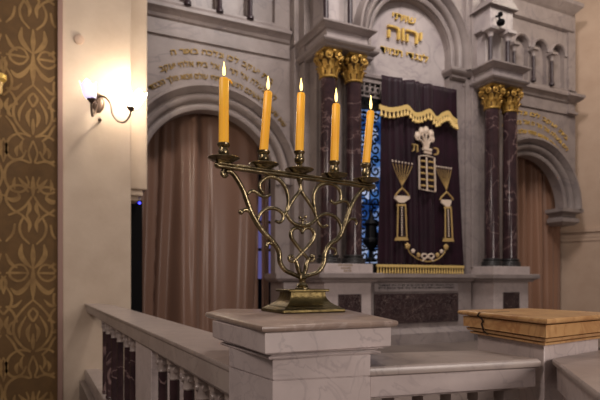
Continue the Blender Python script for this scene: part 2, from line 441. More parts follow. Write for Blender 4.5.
# jambs + recess behind the curtain, window in it
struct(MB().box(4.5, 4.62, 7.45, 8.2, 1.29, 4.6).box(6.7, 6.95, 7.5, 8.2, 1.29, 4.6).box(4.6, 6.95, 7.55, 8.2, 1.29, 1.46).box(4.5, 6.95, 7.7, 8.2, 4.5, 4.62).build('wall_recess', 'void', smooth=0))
win = struct(MB().box(4.62, 6.9, 8.02, 8.05, 1.45, 4.55).build('window_1', 'glass', smooth=0))
g = MB()
rg = random.Random(3)
for gx in [4.72+.24*i for i in range(9)]:
    g.tube([(gx, 7.96, 1.46), (gx, 7.96, 4.5)], .014, 6)
def spiral(cx, cz, r, turns, ph, sgn, y, n=26):
    return [(cx+r*(1-k/n*.85)*math.cos(ph+sgn*turns*2*PI*k/n), y, cz+r*(1-k/n*.85)*math.sin(ph+sgn*turns*2*PI*k/n)) for k in range(n+1)]
for gx in [4.84+.24*i for i in range(8)]:
    z = 1.6
    while z < 4.4:
        g.tube(spiral(gx, z, .11, 1.3, PI/2, 1, 7.96), .018, 5); g.tube(spiral(gx, z+.19, .10, 1.3, -PI/2, -1, 7.955), .018, 5); z += .38
for z in (1.7, 2.5, 3.3, 4.1): g.box(4.62, 6.85, 7.94, 7.965, z, z+.03)
gr = g.build('window_grille', 'iron', win, smooth=50)

# fretwork lambrequin in front of the window head
t = empty('fretwork_screen', (5.6, 7.52, 4.2), 'pierced stone fretwork panel above the blue window beside the aubergine ark curtain', 'screen')
c = MB(); c.box(4.58, 6.72, 7.50, 7.54, 4.47, 4.53); c.box(4.58, 6.72, 7.50, 7.54, 4.22, 4.25)
c.cur = 1; c.box(4.6, 6.66, 7.56, 7.6, 4.05, 4.5); c.cur = 0  # added dark board, its colour stands in for shade behind the lattice
for i in range(20):
    xx = 4.64+i*.108
    c.tube([(xx+.045*math.cos(a*PI/5), 7.52, 4.36+.05*math.sin(a*PI/5)) for a in range(10)], .013, 6, closed=True)
    c.tube([(xx-.054, 7.52, 4.47), (xx-.054, 7.52, 4.25)], .012, 6)
c.build('pierced_panel', ['facade', 'void'], t)
c = MB()
for i in range(10):
    xx = 4.69+i*.216
    c.tube([(xx+.1*math.cos(a*PI/8), 7.52, 4.22-.14*math.sin(a*PI/8)) for a in range(9)], .014, 6)
    c.tube([(xx+.06*math.cos(a*PI/8), 7.52, 4.22-.08*math.sin(a*PI/8)) for a in range(9)], .010, 6)
c.build('scalloped_edge', 'iron', t)

# ---- entablature blocks
def block(x0, x1, side, label):
    t = empty('entablature_block', ((x0+x1)/2, 6.95, 4.64), label, 'entablature', 'entablature blocks over the column pairs')
    prof = [(.02, 4.645), (.05, 4.655), (.05, 4.675), (.095, 4.70), (.11, 4.725), (.11, 4.745), (.03, 4.765), (.03, 4.775)]
    c = MB(); vprofile(c, x0, x1, 6.95, prof, 8.0); c.build('architrave', 'facade', t, smooth=0)
    c = MB(); c.box(x0-.02, x1+.02, 6.93, 8.0, 4.775, 4.90); c.build('frieze', 'tympanum', t, smooth=0)
    prof = [(.03, 4.90), (.06, 4.905), (.07, 4.925), (.10, 4.95), (.13, 4.965), (.13, 4.99), (.10, 5.0), (0, 5.005)]
    c = MB(); vprofile(c, x0, x1, 6.95, prof, 8.0); c.build('cornice', 'facade', t, smooth=0)
block(3.79, 4.47, 'l', 'grey marble entablature block over the left pair of gilded columns')
block(7.10, 7.78, 'r', 'grey marble entablature block over the right pair of gilded columns')

# ---- big columns
def capital(x, y, z, t):
    c = MB(); H = .40
    c.lathe((x, y, z), [(.128, 0), (.145, .01), (.145, .03), (.128, .04)], 24)
    c.cur = 1; c.lathe((x, y, z), [(.122, .03), (.122, .12), (.125, .24), (.14, .33), (.15, .40)], 24); c.cur = 0
    for row, (zz, hh, n, r0, ph) in enumerate([(.04, .12, 9, .128, 0), (.12, .13, 9, .13, PI/9)]):
        for i in range(n):
            a = 2*PI*i/n+ph; d = Vector((math.cos(a), math.sin(a), 0)); s_ = Vector((-d.y, d.x, 0)); b0 = Vector((x, y, z+zz))
            vs = []; fs = []
            for k, (w_, o_, h_) in enumerate([(.030, 0, 0), (.038, .014, .4), (.040, .026, .75), (.028, .055, 1.0), (.018, .07, .9)]):
                for sg in (-1, 0, 1):
                    vs.append(b0+d*(r0+o_+(0.012 if sg == 0 else 0))+s_*w_*sg+Z*hh*h_)
            for k in range(4):
                for q in range(2): fs.append((k*3+q, k*3+q+1, (k+1)*3+q+1, (k+1)*3+q))
            vs2 = [v-d*.012 for v in vs]; m = len(vs)
            fs2 = [tuple(reversed([i_+m for i_ in f])) for f in fs]
            edge = []
            ring = [0, 3, 6, 9, 12, 13, 14, 11, 8, 5, 2, 1]
            for i_ in range(len(ring)): j_ = ring[(i_+1) % len(ring)]; edge.append((ring[i_], j_, j_+m, ring[i_]+m))
            c.add(vs+vs2, fs+fs2+edge)
    for i in range(4):                         # faces with volutes
        a = PI/2*i; d = Vector((math.cos(a), math.sin(a), 0)); s_ = Vector((-d.y, d.x, 0)); b0 = Vector((x, y, z+.315))+d*.165
        for sg in (-1, 1):
            pts = [b0+s_*sg*(.092+.070*(1-k/22)*math.cos(PI/2+k/22*3.6*PI))+Z*(.070*(1-k/22)*math.sin(PI/2+k/22*3.6*PI))+d*.02*k/22 for k in range(21)]
            c.tube(pts, .014, 6)
            c.ball(b0+s_*sg*.095+d*.02, .02, 6)
        c.ball(b0+Z*.05+d*.02, .03, 6)
    poly = [(x-.19, y-.19), (x+.19, y-.19), (x+.19, y+.19), (x-.19, y+.19)]
    c.stack(poly, [(.05, z+.385), (.035, z+.39), (.035, z+.422)])
    c.build('capital', ['gold', 'goldshade'], t, smooth=40)
def column(x, y, label):
    t = empty('marble_column', (x, y, 1.42), label, 'column', 'dark marble columns with gilded capitals')
    prof = [(.132, 1.56)]+[(.132-.008*k/6, 1.56+2.66*k/6) for k in range(1, 7)]
    MB().lathe((x, y, 0), prof, 32).build('shaft', 'dark', t)
    MB().lathe((x, y, 0), [(.185, 1.42), (.185, 1.465), (.178, 1.475), (.185, 1.49), (.178, 1.51), (.150, 1.515), (.150, 1.53), (.165, 1.54), (.160, 1.555), (.132, 1.565)], 28).build('base', 'slate', t)
    capital(x, y, 4.222, t)
YC = 7.12
cols = [(328.5, 'first from the left, left of its pair, behind the fourth candle'), (353.5, 'second from the left, right of its pair, beside the blue window'),
        (492, 'third from the left, beside the grey pilaster right of the ark curtain'), (510, 'rightmost one, beside the curtained right arch')]
for px, lb in cols:
    p = onY(px, 150, YC); column(p.x, YC, 'dark red marble column with gilded capital, '+lb)

# ---- plinths, ledge and dado
def plinth(x0, x1, label, inscr=False):
    t = empty('column_plinth', ((x0+x1)/2, 6.9, .1), label, 'plinth', 'marble plinths under the column pairs')
    c = MB(); c.box(x0, x1, 6.88, 7.6, 1.28, 1.42); c.build('upper_block', 'white', t, bevel=.006)
    c = MB(); vprofile(c, x0-.02, x1+.02, 6.88, [(.0, 1.14), (.03, 1.15), (.04, 1.17), (.07, 1.19), (.11, 1.21), (.11, 1.27), (.09, 1.283)], 7.7); c.build('ledge', 'facade', t, smooth=0)
    c = MB(); c.box(x0+.02, x1-.02, 6.90, 7.7, .1, 1.14); c.build('dado', 'white', t, bevel=.006)
    q0, q1 = (onY(338, 0, 6.9).x, onY(361, 0, 6.9).x) if x0 < 5 else (onY(503, 0, 6.9).x, onY(519, 0, 6.9).x)
    c = MB(); c.box(q0, q1, 6.885, 6.92, .5, .96); c.build('inset_panel', 'panel', t, bevel=.004)
    c = MB(); vprofile(c, x0+.0, x1-.0, 6.88, [(.05, .1), (.05, .26), (.02, .3), (0, .3)], 7.7); c.build('skirting', 'facade', t, smooth=0)
    return t
tl = plinth(3.70, 4.55, 'marble plinth under the left column pair, with carved inscription and small dark square panel')
c = MB(); 
for i in range(3):
    tx = ['המורי לשכד םירא', 'הביתנו וקדצ', 'םלוע תיב'][i]; p0 = Vector((onY(338, 0, 6.88).x+.05*i, 6.882, 1.385-.042*i))
    write(c, tx, .036, lambda s, p0=p0: (p0+X*s, X, Z, FR))
c.build('inscription', 'letterdull', tl, smooth=0)
plinth(onY(494, 0, 6.88).x, onY(530, 0, 6.88).x, 'marble plinth under the right column pair, with small dark square panel')
c = MB(); vprofile(c, 3.3, 3.72, 7.6, [(0, 1.14), (.05, 1.16), (.09, 1.20), (.09, 1.28)], 8.0); c.box(3.35, 3.72, 7.55, 8.0, .1, 1.14)
struct(c.build('trim_15', 'facade', smooth=0))
t = empty('ark_dado', (5.7, 7.3, .1), 'marble base under the ark curtain with long dark red mottled panel and black lettering', 'dado')
c = MB(); c.box(4.57, 6.94, 7.32, 7.7, .1, 1.16); c.build('body', 'facade', t, smooth=0)
c = MB(); vprofile(c, 4.57, 6.94, 7.30, [(0, 1.14), (.04, 1.16), (.06, 1.19), (.12, 1.22), (.12, 1.28), (0, 1.285)], 7.7, wrap=False); c.build('ledge', 'facade', t, smooth=0)
c = MB(); c.box(onY(374.5, 0, 7.3).x, onY(458, 0, 7.3).x, 7.29, 7.33, .45, .95); c.build('dark_panel', 'panel', t, bevel=.004)
c = MB(); c.box(onY(374.5, 0, 7.3).x, onY(458, 0, 7.3).x, 7.30, 7.33, .985, 1.12); c.build('plaque', 'tympanum', t, bevel=.003)
c = MB()
for i in range(2):
    tx = ['ליאומש תב הרש תרמ ונתרומ ונירוה תמשנ יוליעל', 'ןוילע זוכרב ףסוי תיב לכו דעיו הרות יבהוא ולדתשה'][i]
    p0 = Vector((4.93, 7.302, 1.075-.045*i)); write(c, tx, .05, lambda s, p0=p0: (p0+X*s, X, Z, FR), xs=1.6/line_width(tx, .05))
c.build('lettering', 'iron', t, smooth=0)
c = MB(); vprofile(c, 4.6, 6.9, 7.30, [(.10, .1), (.10, .28), (.04, .33), (.0, .36)], 7.7, wrap=False); c.build('skirting', 'facade', t, smooth=0)

# ---- aedicules above the blocks
def aedicule(x0, x1, y0, label, capz, top, lamp):
    t = empty('gabled_aedicule', ((x0+x1)/2, y0+.2, 5.0), label, 'aedicule', 'gabled aedicules on the blocks')
    ym = y0+.52
    for x, y in ((x0, y0), (x1, y0)):
        c = MB(); c.lathe((x, y, 5.0), [(.06, 0), (.06, .03), (.045, .05), (.04, .07), (.04, capz-5.17)], 14); c.build('shaft', 'dark2', t)
        c = MB(); c.lathe((x, y, capz-.17), [(.04, 0), (.05, .02), (.045, .03), (.06, .08), (.1, .11)], 14); c.box(x-.105, x+.105, y-.105, y+.105, capz-.06, capz); c.build('capital', 'tympanum', t, bevel=.005)
    c = MB(); c.box(x0+.02, x1-.02, y0+.14, 7.5, 5.0, top); c.build('core', 'tympanum', t, bevel=.01)
    c = MB(); c.box(x0-.06, x1+.06, y0-.06, 7.5, capz, top)
    c.build('upper_body', 'tympanum', t, bevel=.01)
    c = MB(); xm = (x0+x1)/2
    for e, z in ((.10, 0), ):
        vs = [(x0-.13, y0-.13, top), (x1+.13, y0-.13, top), (xm, y0-.13, top+.33), (x0-.13, 7.5, top), (x1+.13, 7.5, top), (xm, 7.5, top+.33)]
        c.add(vs, [(0, 1, 2), (5, 4, 3), (0, 3, 4, 1), (1, 4, 5, 2), (2, 5, 3, 0)])
    c.build('gable_roof', 'facade', t, smooth=0)
pl_, pr_ = onY(326, 20, 7.03).x, onY(350, 20, 7.03).x
aedicule(pl_, pr_, 7.03, 'marble aedicule foot with two dark colonnettes on the left entablature block', 6.0, 6.5, False)
pl_, pr_ = onY(490.5, 45, 7.03).x, onY(508, 45, 7.03).x
aedicule(pl_, pr_, 7.03, 'gabled marble aedicule with two dark colonnettes on the right entablature block', 5.64, 6.0, True)
p = onY(499.5, 22, 6.86)
t = empty('spotlight', p, 'small black spotlight fixed to the front of the right gabled aedicule', 'light')
c = MB(); c.ball(p+Vector((0, -.03, -.02)), .075, 8, .8); c.build('housing', 'black', t)
c = MB(); c.tube([p+Vector((0, .0, 0)), p+Vector((.03, .03, .12)), p+Vector((.0, .09, .14))], .02, 8); c.ball(p+Vector((.02, 0, .14)), .045, 8); c.build('bracket', 'black', t)

# ---- gilt inscriptions
def arc_text(name, cx, cz, rows, label, m):
    t = empty(name, (cx, 8.0, cz+RIN+.4), label, 'inscription')
    for tx, r, size, a0, a1 in rows:
        c = MB(); L = line_width(tx, size); W = math.radians(a0-a1)*r; xs = W/L
        def fr(s, r=r, a0=math.radians(a0)):
            a = a0-s/r
            d = Vector((math.cos(a), 0, math.sin(a)))
            return Vector((cx, 7.999, cz))+d*r, Vector((math.sin(a), 0, -math.cos(a))), d, FR
        write(c, tx, size, fr, xs=xs)
        c.build('lettering_line', m, t, smooth=0)
    return t
def rev(s): return s[::-1]
l1, l2, l3 = rev('בית יעקב לכו ונלכה באור ה'), rev('לכו ונעלה אל הר ה אל בית אלהי יעקב'), rev('שאו שערים ראשיכם והנשאו פתחי עולם ויבוא מלך הכבוד')
arc_text('arched_inscription', AXL, SPZ, [(l1, 1.90, .125, 109, 58), (l2, 1.71, .125, 117, 52), (l3, 1.53, .12, 127, 38)], 'three arched lines of gilt Hebrew letters over the large left arch', 'letterdull')
arc_text('arched_inscription', AXR, SPZ, [(l1, 1.90, .125, 128, 52), (l2, 1.71, .125, 128, 47), (l3, 1.52, .12, 132, 30)], 'three arched lines of gilt Hebrew letters over the right arch', 'letter')
tin = empty('tympanum_inscription', (5.7, 7.62, 5.0), 'gold Hebrew letters in three lines on the pale tympanum above the ark curtain', 'inscription')
YT = 7.615
def straight(tx, pl, pr, size, ybase_px):
    a = onY(pl, 0, YT).x; b_ = onY(pr, 0, YT).x; z = onY((pl+pr)/2, ybase_px, YT).z
    L = line_width(tx, size)-.09*size; xs = (b_-a)/L
    c = MB(); write(c, tx, size, lambda s: (Vector((a+s, YT, z)), X, Z, FR), xs=xs); c.build('lettering_line', 'letter', tin, smooth=0)
straight(rev('שויתי'), 392, 415, .185, 22)
straight(rev('יהוה'), 386.5, 420.5, .36, 42)
straight(rev('לנגדי תמיד'), 380, 427.5, .17, 57.5)

# ---- drapes
def drape(name, x0, x1, z0, z1, y, amp, n, m, label, seed, flare=0.0, group=None):
    rd = random.Random(seed); ph = [rd.uniform(0, 6.28) for _ in range(6)]
    NX, NZ = 150, 40; vs = []
    for j in range(NZ+1):
        v = j/NZ; z = z1+(z0-z1)*v
        for i in range(NX+1):
            u = i/NX
            xx = x0+(x1-x0)*u; uu = u+.012*math.sin(v*4+ph[0])+.02*math.sin(v*2.2+u*6+ph[4])
            f = 1.4*(1-2*abs(math.sin(uu*n*PI+ph[1]))**.7)*.8+.55*math.sin(uu*n*1.63*2*PI+ph[2]+v*1.5)+.35*math.sin(uu*n*3.1*2*PI+ph[3])
            a = amp*(.55+.45*math.sin(u*7+ph[5]))*(.7+.4*v)
            vs.append((xx+flare*(v**1.5)*(u-.35)+.3*a*math.cos(uu*n*2*PI), y+a*f, z))
    fs = [(j*(NX+1)+i, j*(NX+1)+i+1, (j+1)*(NX+1)+i+1, (j+1)*(NX+1)+i) for j in range(NZ) for i in range(NX)]
    b = MB(); b.add(vs, fs); o = b.build(name, m, smooth=80, solid=.012); return o
CRX = onY(261, 200, 8.47).x
o = drape('arch_curtain', 1.22, CRX, .0, 4.0, 8.50, .13, 2.6, 'cloth', '', 5); tag(o, 'tall rose-brown satin curtain filling the large left arch', 'curtain', 'satin curtains in the side arches')
o = drape('arch_curtain', 8.3, 10.75, .0, 4.0, 8.48, .10, 5, 'cloth2', '', 11); tag(o, 'tall rose-brown satin curtain filling the right arch beyond the columns', 'curtain', 'satin curtains in the side arches')
o = drape('arch_curtain', onY(263, 200, 8.47).x, onY(269.5, 200, 8.47).x, 0, 4.0, 8.52, .02, 1.5, 'cloth', '', 8); tag(o, 'narrow strip of brown curtain between blue slits at the right side of the left arch', 'curtain', 'satin curtains in the side arches')
w2 = struct(MB().box(3.3, 4.0, 9.0, 9.03, 1.15, 2.75).build('window_2', 'lilac', smooth=0))
g = MB()
for gz in (1.15, 1.7, 2.2, 2.72): g.box(3.25, 4.05, 8.955, 8.985, gz, gz+.05)
g.build('window_frame', 'iron', w2, smooth=0)

# ---- ark curtain
YK = 7.34
t = empty('ark_curtain', (5.8, YK, 1.3), 'aubergine velvet ark curtain embroidered with crown, tablets and two menorah pillars', 'curtain')
o = drape('velvet', 5.02, 6.62, 1.33, 4.56, YK, .05, 5.2, 'velvet', '', 21, flare=.26)
o.data.transform(__import__('mathutils').Matrix.Translation(-Vector(t['_w']))); o.parent = t
YE = YK-.11
def E(px, py, d=0): return onY(px, py, YE-d)
def pl(pts): return smoothline([E(*p) for p in pts], 5)
# valance
top = pl([(379.5, 105), (390, 108), (400, 107), (408, 105.5), (415, 112.5), (422, 112.5), (430, 109.5), (437, 117), (443, 113), (449, 111.5), (453, 117), (457.5, 120)])
c = MB()
vs = []; 
for p in top: vs += [p+Z*.012, p-Z*.062, p-Z*.062+Yv*.02, p+Z*.012+Yv*.02]
fs = []
for i in range(len(top)-1):
    for k in range(4): fs.append((i*4+k, i*4+(k+1) % 4, (i+1)*4+(k+1) % 4, (i+1)*4+k))
fs += [(0, 1, 2, 3), tuple(len(vs)-4+k for k in (3, 2, 1, 0))]
c.add(vs, fs)
va = c.build('valance', 'fringe', t, smooth=60)
c = MB()
for i in range(1, len(top), 2):
    p = top[i]-Z*.062
    c.lathe(p-Z*.105+Yv*.008, [(.030, 0), (.026, .03), (.016, .07), (.012, .11)], 8)
c.build('tassel_row', 'fringe', va, smooth=50)
# bottom fringe
c = MB(); a = E(376.5, 266); b_ = E(464, 266); n = 32
c.box(a.x, b_.x, YE-.01, YE+.02, 1.385, 1.43); fr_ = c.build('hem_braid', 'fringe', t, bevel=.004)
c = MB()
for i in range(n):
    x = a.x+(b_.x-a.x)*(i+.5)/n; c.lathe((x, YE+.004, 1.288), [(.018, 0), (.016, .03), (.010, .07), (.006, .098)], 6)
c.build('fringe', 'fringe', fr_, smooth=50)
# menorah emblems
def menorah(xt0, yt0, xt1, yt1, xb, yb, cap, pil, base, name):
    g = MB()
    xm = (xt0+xt1)/2
    for k in range(7):
        f = k/6; x = xt0+(xt1-xt0)*f; y = yt0+(yt1-yt0)*f
        g.tube(pl([(x, y+2), (x+(xb-x)*.35, y+(yb-y)*.42), (xb+(x-xb)*.10, yb-4), (xb, yb)]), .0075, 6, flat=.7)
    g2 = MB()
    for k in range(7):
        f = k/6; g2.ball(E(xt0+(xt1-xt0)*f, yt0+(yt1-yt0)*f), .014, 6, 1.3)
    g.tube(pl([(xb, yb), (xb-5, yb+5), (xb-6.5, yb+8)]), .02, 6, flat=.6); g.tube(pl([(xb, yb), (xb+5, yb+5), (xb+6.5, yb+8)]), .02, 6, flat=.6)
    (x0, x1, y0), (x2, x3, y2), (x4, x5, y4) = cap, pil, base
    def slab(mb, q):
        f = [E(*p) for p in q]; bk = [p+Yv*.03 for p in f]; m = len(f)
        mb.add(f+bk, [tuple(range(m)), tuple(reversed(range(m, 2*m)))]+[(i, (i+1) % m, (i+1) % m+m, i+m) for i in range(m)])
    slab(g2, [(x0, y0), (x1, y0+.5), (x1, y0+3), (x3-1, y0+7), (x2+1, y0+7), (x0, y0+3)])
    slab(g, [(x4, y4-3), (x5, y4-3), (x5+1, y4+.5), (x4-1, y4+.5)])
    g.tube([E(x2, y2-.5), E(x4+.8, y4-3)], .013, 6); g.tube([E(x3, y2-.5), E(x5-.8, y4-3)], .013, 6)
    slab(g, [(x2-.5, y2-2), (x3+.5, y2-2), (x3+.5, y2), (x2-.5, y2)])
    for k in range(12):
        f = k/11; g2.ball(E((x2+x3)/2+((x4+x5)/2-(x2+x3)/2)*f, y2+2+(y4-y2-7)*f), .016, 5)
    e = g.build(name, 'goldthread', t, smooth=50); g2.build('silver_detail', 'silver', e, smooth=50)
menorah(392.5, 161, 412, 164, 402, 188, (395, 410, 195.5), (398, 405.5, 206), (396.5, 407.5, 240), 'menorah_emblem')
menorah(436.5, 166.5, 451, 168.5, 446.5, 192, (441.5, 451.5, 199.5), (445.3, 451, 208.5), (444.5, 453.3, 241), 'menorah_emblem')
# tablets
g = MB(); q = [(419, 156), (426.5, 155.5), (434.3, 158), (435.3, 192), (427, 190.5), (419.3, 189)]
g.tube([E(*p) for p in q], .020, 6, closed=True, flat=.7); g.tube([E(426.5, 157), E(427.2, 190)], .014, 6)
tb = g.build('tablets_emblem', 'silver', t, smooth=50)
g = MB()
for k in range(5):
    y = 161+k*6.1
    g.tube([E(420.8, y-.2), E(425.3, y+.3)], .017, 6); g.tube([E(428.3, y+.5), E(433.6, y+1.3)], .017, 6)
g.build('commandment_line', 'goldthread', tb, smooth=50)
# crown
g = MB()
for x, y, r in ((417.5, 136, 3.6), (421.5, 131.5, 3.4), (426, 130.8, 3.6), (431, 134, 3.4), (432.2, 139, 2.6)):
    cc = E(x, y); rr = r*9.2/533
    g.ball(cc+Yv*.012, rr*.75, 8, 1.4)
    g.tube([cc+Vector((rr*.75*math.cos(a*PI/6), 0, rr*1.1*math.sin(a*PI/6))) for a in range(12)], .017, 6, closed=True, flat=.7)
    g.tube(smoothline([E(x, y+r*.6), E((x+427)/2-.5, (y+147)/2), E(426.5+(x-425)*.22, 148)], 5), .024, 6, flat=.6)
g.tube([E(423, 148.5), E(431, 150.5)], .032, 6); g.tube([E(424, 152), E(431, 153.6)], .022, 6)
g.build('crown_emblem', 'silver', t, smooth=50)
for ch, x, y in (('ת', 411.5, 151.5), ('כ', 433.2, 155)):
    g = MB(); p0 = E(x, y); write(g, ch, .21, lambda s: (p0+X*s, X, Z, FR)); g.build('embroidered_letter', 'goldthread', t, smooth=0)
# garland
for x, y, r, mm in ((407.4, 246, 2.6, 'goldthread'), (413, 251, 2.0, 'silver'), (418.5, 255, 2.0, 'goldthread'), (437.5, 255, 2.0, 'goldthread'), (441.5, 251.5, 1.8, 'silver'), (446, 247, 2.6, 'goldthread')):
    g = MB(); cc = E(x, y)
    for k in range(5):
        a = 2*PI*k/5+.3; g.ball(cc+Vector((math.cos(a), 0, math.sin(a)))*r*.0115, r*.0095, 6)
    g.ball(cc-Yv*.01, r*.008, 6); g.build('embroidered_flower', mm, t, smooth=50)
g = MB()
for sg in (-1, 1):
    g.tube([E(427.8+sg*(3.4+2.8*math.cos(a*PI/5)), 256+2.2*math.sin(a*PI/5)) for a in range(10)], .014, 6, closed=True)
    g.tube(pl([(427.8, 257), (427.8+sg*4, 259.5), (427.8+sg*5.5, 261)]), .014, 6)
g.build('bow_emblem', 'silver', t, smooth=50)
g = MB(); g.tube(pl([(407.4, 246), (410, 253), (418, 259), (427.8, 261.5), (437, 259.5), (444, 253.5), (446, 247)]), .009, 6); g.build('garland_stem', 'goldthread', t, smooth=50)

# dark ornaments in the window recess
t = empty('dark_lantern', onY(370, 262, 7.75), 'dark metal lantern silhouette in front of the blue window beside the ark curtain', 'lantern')
p = onY(371, 262, 7.75)
c = MB(); c.lathe(p, [(.10, 0), (.10, .04), (.05, .08), (.04, .2), (.12, .3), (.15, .34), (.15, .38), (.11, .42), (.10, .62), (.13, .66), (.05, .75), (.03, .86)], 8); c.build('body', 'iron', t, smooth=0)
c = MB(); c.tube([p+Z*.84+X*.04*math.cos(a*PI/5)+Z*.04*(1+math.sin(a*PI/5)) for a in range(10)], .009, 6, closed=True); c.build('ring', 'iron', t)

# ---- side walls
# pier with the sconce, ending against the balustrade
YP = 6.75
xa = onY(61, 0, YP).x; xb = onY(131, 0, YP).x
o = MB().box(xa, xb, YP, 9.6, -.6, 7.6).build('wall_left', 'plaster', bevel=.01, smooth=0); struct(o)
x147 = onY(147.3, 0, 6.98).x; zz = onY(140, 199, 6.98).z
c = MB(); c.box(xb-.02, x147, 6.98, 7.9, zz+.12, 7.6); c.box(xb-.02, x147-.05, 7.0, 7.9, zz+.04, zz+.12); c.box(xb-.02, x147-.1, 7.03, 7.9, zz-.02, zz+.04)
struct(c.build('wall_left.001', 'plaster', bevel=.015, smooth=0))
# damask panel with raised figure
x57 = onY(57.5, 0, YP+.02).x
c = MB(); c.box(-1.6, x57, YP+.02, YP+.3, -.6, 7.6)
c.cur = 1
cxp = onY(33, 0, YP).x; K = 6.02/533
def D(dx, y): # motif units are about a centimetre
    return (cxp+dx*K, YP+.019, CAM_Z+(281-y)*K)
leafs = [[(0, 28, 1), (0, 40, 3.2), (0, 50, 1.4)], [(0, 50, 1), (0, 62, 3), (0, 72, 3.4), (0, 84, .8)], [(1, 52, 1), (7, 46, 3.0), (11, 38, 3.2), (10, 28, 1)],
         [(1, 62, 1), (7, 72, 2.8), (14, 77, 3.2), (20, 72, .8)], [(14, 52, 1), (20, 47, 2.4), (24, 38, 1)]]
lines = [[(4, 57), (8, 50), (14, 49), (20, 54), (20, 61), (14, 65), (8, 63), (4, 57)], [(4, 57), (16, 57), (24, 57)],
         [(0, 84), (8, 92), (16, 104), (17, 118), (10, 130), (2, 136)], [(2, 10), (9, 0), (18, -6), (24, -16), (20, -28), (10, -30), (4, -24)],
         [(2, 136), (12, 134), (21, 140), (24, 152), (18, 160), (10, 158), (6, 150)], [(0, 140), (4, 152), (2, 162), (12, 160), (22, 166), (25, 178), (20, 190), (10, 192), (4, 184), (6, 176)],
         [(1, 196), (7, 206), (14, 212), (22, 216)], [(24, 90), (18, 96), (14, 106)], [(24, 118), (18, 126), (14, 134), (8, 140)], [(3, 28), (10, 20), (12, 10), (8, 0)], [(24, 26), (18, 18), (16, 8)]]
leafs += [[(0, 176, 1), (0, 186, 3), (0, 196, 1)], [(2, 188, .8), (8, 184, 2.4), (13, 178, .8)], [(16, 178, .6), (17, 184, 2.2), (16, 190, .6)], [(13, 146, .6), (15, 151, 2.4), (14, 157, .6)],
          [(2, 108, .8), (5, 116, 2.6), (3, 126, .8)], [(22, 100, .8), (24, 108, 2.6), (20, 116, .8)]]
RB = [0]
leafs += [[(24, 60, .8), (28, 66, 2.2), (26, 78, .8)], [(10, 84, .6), (16, 90, 2.2), (23, 90, .6)], [(6, 100, .6), (12, 112, 2), (12, 122, .6)], [(0, 118, 1), (0, 126, 2.6), (0, 134, 1)],
          [(9, 140, .6), (11, 147, 2.2), (9, 154, .6)], [(26, 140, .6), (23, 150, 2), (26, 164, .6)], [(4, 200, .8), (3, 208, 2.6), (6, 216, .8)], [(12, 196, .6), (18, 200, 2.2), (25, 198, .6)], [(4, 16, .8), (3, 8, 2.4), (6, -2, .8)]]
lines += [[(24, 70), (19, 80), (20, 90), (26, 98)], [(0, 92), (4, 98), (0, 106)], [(26, 196), (18, 202), (12, 198), (14, 192)], [(14, 104), (20, 108), (22, 116), (16, 118)]]
def ribbon(pts, ws):
    RB[0] = (RB[0]+1) % 23; hh = .0012+RB[0]*.00006
    vs = []; n = len(pts)
    for i in range(n):
        p = Vector(pts[i]); tt = Vector(pts[min(i+1, n-1)])-Vector(pts[max(i-1, 0)]); tt.normalize()
        nn_ = Vector((-tt.z, 0, tt.x))*ws[i]*K/2
        vs += [p+nn_, p-nn_, p-nn_+Yv*-.004*0+FR*hh, p+nn_+FR*hh]
    fs = []
    for i in range(n-1):
        for k in range(4): fs.append((i*4+k, i*4+(k+1) % 4, (i+1)*4+(k+1) % 4, (i+1)*4+k))
    c.add(vs, fs)
for rep in (-2, -1, 0, 1, 2):
    for cc in (0, -1, -2):
        for sg in (-1, 1):
            for q in lines:
                pp = smoothline([(sg*a_+cc*52, 0, y_+rep*216) for a_, y_ in q], 4)
                ribbon([D(v.x, v.z) for v in pp if True], [1.7+.8*math.sin(i/len(pp)*PI) for i in range(len(pp))])
            for q in leafs:
                if sg == -1 and all(a_[0] == 0 for a_ in q): continue
                pp = smoothline([(sg*a_[0]+cc*52, 0, a_[1]+rep*216) for a_ in q], 5); wv = smoothline([(a_[2], 0, 0) for a_ in q], 5)
                ribbon([D(v.x, v.z) for v in pp], [max(.3, v.x*1.45) for v in wv])
# keep the figure inside the panel
keep = [i for i, f in enumerate(c.f) if c.mi[i] == 0 or all(c.v[k][0] < x57-.005 and -.6 < c.v[k][2] < 7.6 for k in f)]
c.f = [c.f[i] for i in keep]; c.mi = [c.mi[i] for i in keep]
struct(c.build('wall_left.002', ['damask', 'damask2'], smooth=0))
struct(MB().box(x57, xa+.02, YP-.02, YP+.3, -.6, 7.6).build('trim_16', 'trim', bevel=.006))
# right cream wall, set at an angle
P0 = cw(.52*12.3, 12.3); dr = Vector((UX*.836-UY*.549, -UY*.836-UX*.549, 0)); dr = cw(.836, -.549).normalized(); nb = Vector((-dr.y, dr.x, 0))
def slabwall(mb, s0, s1, z0, z1, d0, d1):
    a = [P0+dr*s0+nb*d0, P0+dr*s1+nb*d0, P0+dr*s1+nb*d1, P0+dr*s0+nb*d1]
    mb.add([(p.x, p.y, z0) for p in a]+[(p.x, p.y, z1) for p in a], [(0, 3, 2, 1), (4, 5, 6, 7), (0, 1, 5, 4), (1, 2, 6, 5), (2, 3, 7, 6), (3, 0, 4, 7)]); return mb
struct(slabwall(MB(), -2.2, 9, -.6, 8.5, 0, .3).build('wall_right', 'plaster2', smooth=0))
c = MB(); slabwall(c, -2.2, 9, 2.16, 2.28, -.03, 0); slabwall(c, -2.2, 9, 2.28, 2.35, -.07, 0); slabwall(c, -2.2, 9, 2.08, 2.16, -.02, 0)
struct(c.build('trim_17', 'plaster2', smooth=0))

